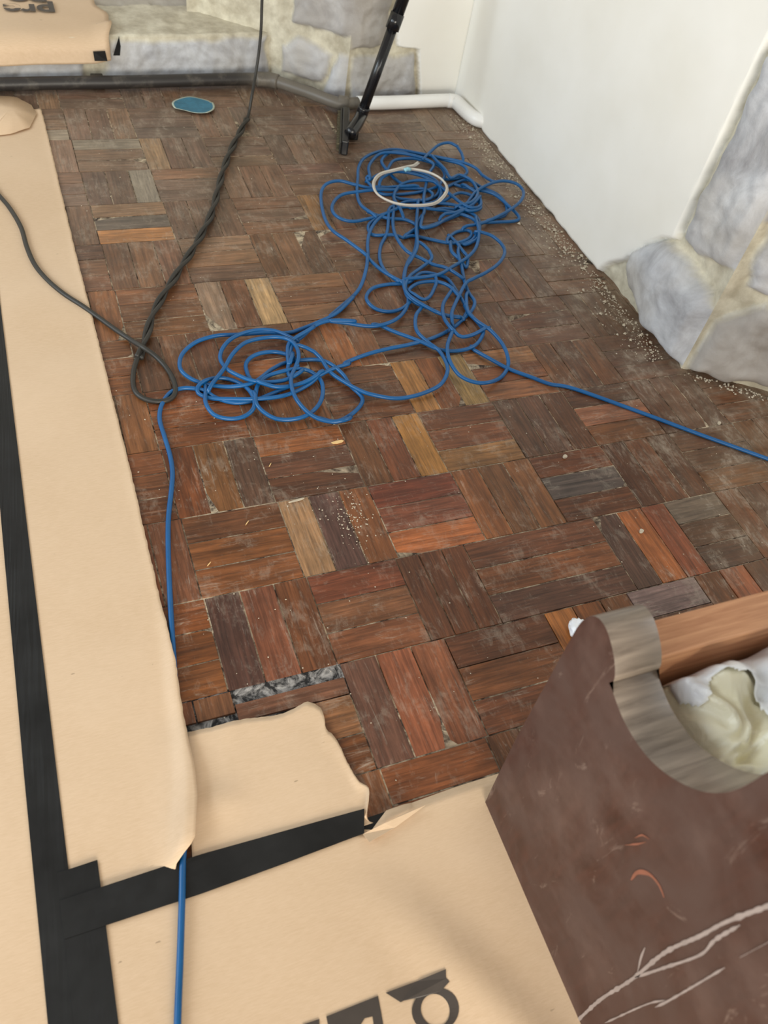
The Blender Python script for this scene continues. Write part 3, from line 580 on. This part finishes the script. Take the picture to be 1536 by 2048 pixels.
# black cord
V, Fc = [], []
up = [(.86 + .03, 3.28, .62), (.885, 3.25, .45)]
top = []
for (u, v, y) in ((527, -40, 3.24), (524, 0, 3.24), (522, 60, 3.23), (517, 110, 3.22), (511, 150, 3.2), (504, 190, 3.15)): 
    p = PL(u, v, (0, y, 0), (0, 1, 0)); top.append(tuple(p))
single = top + [U(498, 225, .012), U(492, 243, .008)]
tube_data(catmull(single, .01), .0055, 10, V, Fc)
pair = catmull([U(u, v, .013) for u, v in ((494, 238), (480, 265), (462, 300), (447, 340), (436, 380), (424, 425), (405, 465), (385, 500), (362, 535), (340, 570), (318, 605), (304, 635), (295, 665), (287, 692), (278, 715))], .006)
PA = np.array(pair); T_ = np.gradient(PA, axis=0); T_ /= np.linalg.norm(T_, axis=1)[:, None]; side = np.stack([-T_[:, 1], T_[:, 0], 0 * T_[:, 0]], 1)
for ph in (0, math.pi):
    A_ = [PA[i] + side[i] * math.cos(i * .16 + ph) * .0062 + np.array([0, 0, 1]) * math.sin(i * .16 + ph) * .0062 for i in range(len(PA))]; tube_data(A_, .0062, 10, V, Fc)
loop = [U(u, v, z) for u, v, z in ((283, 700, .012), (270, 730, .008), (266, 762, .007), (272, 785, .007), (292, 799, .007), (320, 803, .007), (342, 797, .008), (351, 782, .009), (346, 758, .008), (330, 732, .008), (308, 710, .014), (288, 696, .024), (262, 680, .012), (232, 660, .008), (200, 637, .008), (165, 612, .009), (128, 588, .0095), (95, 560, .0095), (70, 530, .0095), (54, 495, .0095), (42, 455, .0095), (22, 420, .0095), (0, 393, .0095), (-60, 330, .0095), (-200, 280, .0095))] + [np.array((-.75, 3.0, .009)), np.array((-1.05, 3.12, .009))]
tube_data(catmull(loop, .008), .0068, 10, V, Fc)
bc = mesh('power_cord', V, Fc, M['black'], None, True); tag(bc, 'black power cord hanging at the stone wall and looping on the floor', 'cord')

# ---------------------------------------------------------------- vacuum wand
base = Vector(U(700, 262, .05)); vac = empty('vacuum_wand', (base.x, base.y, 0))
pa = PL(722, 232, (0, 2.99, 0), (0, 1, 0)); pb = PL(785, 56, (0, 3.03, 0), (0, 1, 0)); pc = PL(806, 0, (0, 3.045, 0), (0, 1, 0)); dv = (pc - pa) / np.linalg.norm(pc - pa)
end = pa + dv * 1.15
adopt(vac, tube('lower_tube', [pa, pb + dv * .02], .0195, M['gloss'], None, 24, .02, False), tube('upper_tube', [pb + dv * .03, end], .0225, M['gloss'], None, 24, .02, False),
      tube('collar', [pb - dv * .005, pb + dv * .05], .026, M['gloss'], None, 24, .02, False), tube('elbow', [pa + dv * .035, pa, pa + (np.array(U(706, 262, .055)) - pa) * .6, np.array(U(700, 268, .05))], .0235, M['gloss'], None, 24, .006),
      tube('ridge', [pa + dv * .05 + np.array([-.004, -.0195, .004]), pb + np.array([-.004, -.0195, .004])], .0035, M['gloss'], None, 8, .02, False))
n0 = np.array(U(683, 312, 0)); n1 = np.array(U(686, 216, .0)); nd = (n1 - n0); nl = min(.30, np.linalg.norm(nd)); nd /= np.linalg.norm(nd); ns_ = np.array([nd[1], -nd[0], 0])
def nz_box(name, s0, s1, l0, l1, z0, z1, mat, taper=.0):
    V = []
    for z, tp_ in ((z0, 0), (z1, taper)):
        for a, b in ((s0, l0), (s1, l0), (s1, l1), (s0, l1)):
            b2 = b + tp_ * (1 if b == l0 else -1); V.append(n0 + ns_ * a + nd * b2 + np.array([0, 0, z]))
    return bevel(mesh(name, V, [(3, 2, 1, 0), (4, 5, 6, 7), (0, 1, 5, 4), (1, 2, 6, 5), (2, 3, 7, 6), (3, 0, 4, 7)], mat), .005, 3)
parts = [nz_box('nozzle_body', -.004, .022, .0, nl, .003, .055, M['gloss'], .008), nz_box('sole_plate', -.012, -.004, .006, nl - .006, .002, .05, M['black']), nz_box('neck', .018, .06, nl * .38, nl * .62, .01, .05, M['gloss'])]
for z_ in (.014, .038):
    Vb, Fb = [], []
    for k in range(26):
        c0 = n0 + nd * (.016 + (nl - .032) * k / 25) + np.array([0, 0, z_]) - ns_ * .011; tube_data([c0, c0 - ns_ * (.010 + .003 * rnd.random()) + np.array([0, 0, -.003 * rnd.random()])], .0032, 5, Vb, Fb)
    parts.append(mesh('bristle_row', Vb, Fb, M['bristle']))
adopt(vac, *parts); tag(vac, 'black vacuum cleaner wand with floor nozzle leaning by the stone corner', 'vacuum wand')

# ---------------------------------------------------------------- sanding disc
dc = U(387, 215, 0); V = []; nr, na = 12, 64
def dz(x, y): return .005 + .006 * max(0, -y / .075) ** 2 + .006 * abs(x / .075) ** 2 * (1 if y < .02 else .3) + (.0 if y > -.04 else -.0)
V.append((dc[0], dc[1], dz(0, 0)))
for i in range(1, nr + 1):
    for k in range(na):
        a = 2 * math.pi * k / na; r = .08 * i / nr; x, y = r * math.cos(a), r * math.sin(a) * .98; 
        lim = -.052 - .42 * x
        if y < lim: y = lim + (y - lim) * .2
        V.append((dc[0] + x, dc[1] + y, dz(x, y) + .0015 * math.sin(5 * a) * (i / nr) ** 2))
Fc = [(0, 1 + k, 1 + (k + 1) % na) for k in range(na)] + [(1 + (i - 1) * na + k, 1 + i * na + k, 1 + i * na + (k + 1) % na, 1 + (i - 1) * na + (k + 1) % na) for i in range(1, nr) for k in range(na)]
dk = mesh('sanding_disc', V, Fc, [M['disc'], M['rim']], None, True); dk.data.polygons.foreach_set('material_index', [1 if i >= na + na * (nr - 2) else 0 for i in range(len(Fc))]); solid(dk, .0015)
tag(dk, 'round blue sanding disc with a pale rim lying near the pipe', 'sanding disc')

# ---------------------------------------------------------------- wooden bench end, close at the right
bench = empty('wooden_bench', (.63, .2, 0)); X0, X1 = .59, .664
back = [(-.45, .0), (.398, .0), (.406, .1), (.416, .25), (.422, .4), (.427, .53), (.4285, .58)]
scroll = catmull([np.array([a, b, 0]) for a, b in ((.4285, .58), (.427, .60), (.421, .622), (.408, .638), (.39, .641), (.372, .634), (.357, .624), (.345, .612), (.337, .598), (.338, .586), (.343, .58))], .003)
scoop = catmull([np.array([a, b, 0]) for a, b in ((.338, .5855), (.322, .578), (.304, .572), (.288, .569), (.27, .569), (.25, .572), (.232, .578), (.213, .589), (.195, .604), (.18, .62), (.167, .638), (.157, .657), (.149, .679), (.144, .702), (.141, .73), (.139, .76), (.13, .80), (.11, .83), (.07, .85), (.0, .86))], .004)
poly = back[:-1] + [(p[0], p[1]) for p in scroll] + [(p[0], p[1]) for p in scoop] + [(-.45, .86)]
panel = prism('end_panel', poly, X0, X1, 'x', [M['dark'], M['edge']]); 
for p in panel.data.polygons:
    if abs(p.normal.x) < .5 and p.center.z > .3 and p.center.y < .425: p.material_index = 1; p.use_smooth = True
bevel(panel, .0025, 2)
panel2 = prism('end_panel', poly, X0 + 1.2, X1 + 1.2, 'x', [M['dark'], M['edge']])
rail = box('back_rail', (1.205, .375, .53), (1.08, .055, .14), M['raw'], None, .003)
seat = box('seat_board', (1.205, .03, .38), (1.08, .63, .025), M['dark'], None, .003)
adopt(bench, panel, panel2, rail, seat)
# plaster smears and scuffs on the panel face
def smear(pts, w, mat, name='plaster_smear'):
    P = [PL(u, v, (X0 - .0006, 0, 0), (1, 0, 0)) for u, v in pts]; P = catmull(P, .006); T2 = np.gradient(np.array(P), axis=0); V = []
    for i, p in enumerate(P):
        t = T2[i] / np.linalg.norm(T2[i]); nrm = np.cross(t, (1, 0, 0)); ww = w * (.55 + .9 * abs(noise.noise((i * .31, w * 900, 1)))) * min(1, (i + 1) / 4, (len(P) - i) / 4)
        V += [p + nrm * ww, p - nrm * ww]
    Fc = [(2 * i, 2 * i + 2, 2 * i + 3, 2 * i + 1) for i in range(len(P) - 1)]; o = mesh(name, V, Fc, mat); solid(o, .0004, 0); adopt(bench, o); return o
smear([(1150, 2046), (1200, 2000), (1262, 1960), (1330, 1905), (1400, 1872), (1450, 1845), (1536, 1812), (1580, 1795)], .0032, M['smear'])
smear([(1270, 1955), (1330, 1935), (1400, 1910), (1430, 1880), (1480, 1850)], .0024, M['smear'])
smear([(1275, 1945), (1282, 1915), (1290, 1895)], .002, M['smear'])
smear([(1310, 2015), (1340, 2000), (1400, 1965), (1450, 1935)], .0016, M['smear']); smear([(1210, 2046), (1290, 2010), (1330, 2000)], .0014, M['smear']); smear([(1480, 1915), (1560, 1872)], .0014, M['smear'])
smear([(1262, 1760), (1275, 1745), (1298, 1748), (1318, 1770), (1328, 1795)], .0038, M['scuff'], 'scuff_mark'); smear([(1250, 1690), (1275, 1688), (1292, 1684)], .0014, M['scuff'], 'scuff_mark'); smear([(1270, 1676), (1285, 1670), (1298, 1678)], .002, M['scuff'], 'scuff_mark')
tag(bench, 'dark brown wooden bench end with scroll and scooped top, close at the right', 'bench')

# bag on the bench
def crumple(name, c, rad, mat, seed, amp=.2, sub=6, squash=1.0):
    import bmesh
    bm = bmesh.new(); bmesh.ops.create_icosphere(bm, subdivisions=sub, radius=1)
    for v in bm.verts:
        p = v.co.copy(); q = p * .95 + Vector((seed, 0, 0)); q += Vector((noise.noise(q * 1.6), noise.noise(q * 1.6 + Vector((9, 0, 0))), noise.noise(q * 1.6 + Vector((0, 9, 0))))) * .35
        r1, r2, r3 = (abs(noise.noise(q * f + Vector((f, 0, 0)))) for f in (1.5, 3.1, 6.5))
        k = 1 + amp * (.55 - 1.5 * r1 - .7 * r2 - .28 * r3); v.co = Vector((p.x * rad[0], p.y * rad[1], p.z * rad[2])) * k + Vector(c)
    o_me = bpy.data.meshes.new(name); bm.to_mesh(o_me); bm.free(); o = bpy.data.objects.new(name, o_me); S.collection.objects.link(o); o_me.materials.append(mat)
    for p in o_me.polygons: p.use_smooth = True
    return o
bag = empty('plastic_bag', (.9, .22, .395)); 
def film_sheet(name, inside, z0, top, mat, seed, amp):           # thin crumpled plastic: a dome with sharp creases
    nx_, ny_ = 170, 110; V = []; keep = []
    for j in range(ny_ + 1):
        for i in range(nx_ + 1):
            x = .668 + .62 * i / nx_; y = .02 + .325 * j / ny_; q = Vector((x * 5 + seed, y * 5, seed)); wq = q + Vector((noise.noise(q * 1.3), noise.noise(q * 1.3 + Vector((5, 5, 5))), 0)) * .9
            a1, a2, a3 = (abs(noise.noise(wq * f)) for f in (.9, 2.1, 4.6)); d = max(abs((x - .978) / .31), abs((y - .18) / .165)); dome = max(0, 1 - d ** 5)
            z = z0 + top * dome ** .8 - amp * (1.0 * a1 + .5 * a2 + .2 * a3) * (.35 + .65 * dome) + amp * .3
            V.append((x + .01 * noise.noise(q * 3), y + .01 * noise.noise(q * 3 + Vector((2, 0, 0))), max(z, .396))); keep.append(inside(x, y))
    Fc = []
    for j in range(ny_):
        for i in range(nx_):
            f = (j * (nx_ + 1) + i, j * (nx_ + 1) + i + 1, (j + 1) * (nx_ + 1) + i + 1, (j + 1) * (nx_ + 1) + i)
            if all(keep[k] for k in f): Fc.append(f)
    import bmesh
    o = mesh(name, V, Fc, mat, None, True); bm = bmesh.new(); bm.from_mesh(o.data); bmesh.ops.delete(bm, geom=[v for v in bm.verts if not v.link_faces], context='VERTS'); bm.to_mesh(o.data); bm.free(); return solid(o, .0012, 0)
adopt(bag, film_sheet('cream_bag_body', lambda x, y: True, .445, .195, M['bagc'], 3.3, .15),
      film_sheet('white_bag_fold', lambda x, y: x > .775 + .22 * max(0, .34 - y) + .035 * noise.noise((y * 14, 2, 2)) or (y > .29 + .02 * noise.noise((x * 30, 1, 1)) and x > .70), .453, .197, M['bagw'], 3.3, .15))
tag(bag, 'crumpled white and cream plastic bag lying in the scooped wooden bench', 'plastic bag')
sc = crumple('plastic_scrap', U(1160, 1262, .02), (.022, .03, .02), M['bagw'], 1.7, .35, 4); tag(sc, 'small white plastic scrap on the floor peeking out behind the bench scroll', 'scrap')

# ---------------------------------------------------------------- debris
def flake(name, u, v, l, w, rz, mat, label, cat, h=.002):
    x, y, _ = U(u, v); n = 7; V = []
    for zz in (0, h):
        for k in range(n):
            a = 2 * math.pi * k / n; q = .8 + .35 * rnd.random(); X = l / 2 * math.cos(a) * q; Y = w / 2 * math.sin(a) * q; V.append((x + X * math.cos(rz) - Y * math.sin(rz), y + X * math.sin(rz) + Y * math.cos(rz), .0008 + zz))
    o = mesh(name, V, [tuple(range(n))[::-1], tuple(range(n, 2 * n))] + [(i, (i + 1) % n, n + (i + 1) % n, n + i) for i in range(n)], mat); return tag(o, label, cat)
flake('plaster_flake', 676, 885, .036, .011, .05, M['chip'], 'oval beige flake on an orange-brown parquet strip below the blue cord loops', 'flake')
flake('plaster_flake', 592, 1002, .042, .006, .1, M['crumb'], 'thin pale flake lying along a parquet joint above a beige strip', 'flake')
flake('wood_splinter', 540, 931, .016, .002, .9, M['chip'], 'bright wood splinter on the parquet, uppermost of the three', 'splinter')
flake('wood_splinter', 494, 1047, .016, .002, .8, M['chip'], 'bright wood splinter on the parquet, middle of the three', 'splinter')
flake('wood_splinter', 418, 1129, .014, .002, .7, M['chip'], 'bright wood splinter on the parquet, lowest and leftmost of the three', 'splinter')
flake('plaster_crumb', 1129, 915, .013, .011, .3, M['crumb'], 'cream plaster crumb on the parquet below the straight blue cord run', 'crumb', .006)
flake('plaster_crumb', 1437, 848, .012, .009, .8, M['crumb'], 'white plaster crumb on grey parquet above the straight blue cord, near the stone wall', 'crumb', .006)
flake('plaster_crumb', 1282, 1064, .014, .011, .8, M['crumb'], 'pale plaster crumb on the dark parquet strip right of centre', 'crumb', .005)
V, Fc = [], []
def crumb(x, y, r):
    b = len(V); q = [rnd.uniform(.6, 1.2) for _ in range(6)]
    for k, d in enumerate(((1, 0, 0), (0, 1, 0), (-1, 0, 0), (0, -1, 0), (0, 0, .8), (0, 0, -.3))): V.append((x + d[0] * r * q[k], y + d[1] * r * q[k], .0005 + r * .3 + d[2] * r * q[k]))
    for f in ((0, 1, 4), (1, 2, 4), (2, 3, 4), (3, 0, 4), (1, 0, 5), (2, 1, 5), (3, 2, 5), (0, 3, 5)): Fc.append(tuple(b + k for k in f))
for k in range(1300):                                             # along the foot of the right wall
    y = rnd.uniform(1.5, 3.1); crumb(1.74 - abs(rnd.gauss(0, .05)), y, rnd.uniform(.001, .0042) * (1 if rnd.random() < .93 else 2.2))
for k in range(220):
    t = rnd.random(); crumb(1.77 + t * .5 - .02 * rnd.random(), 1.44 - t * .36 - abs(rnd.gauss(0, .02)), rnd.uniform(.0015, .006))
for k in range(420): crumb(rnd.uniform(.1, 1.7), rnd.uniform(.46, 3.1), rnd.uniform(.0008, .0026))
for k in range(140): crumb(rnd.gauss(.56, .03), rnd.gauss(1.12, .05), rnd.uniform(.0008, .003))
rb = mesh('plaster_rubble', V, Fc, M['crumb']); tag(rb, 'scattered pale plaster crumbs and dust over the parquet', 'rubble', kind='stuff')
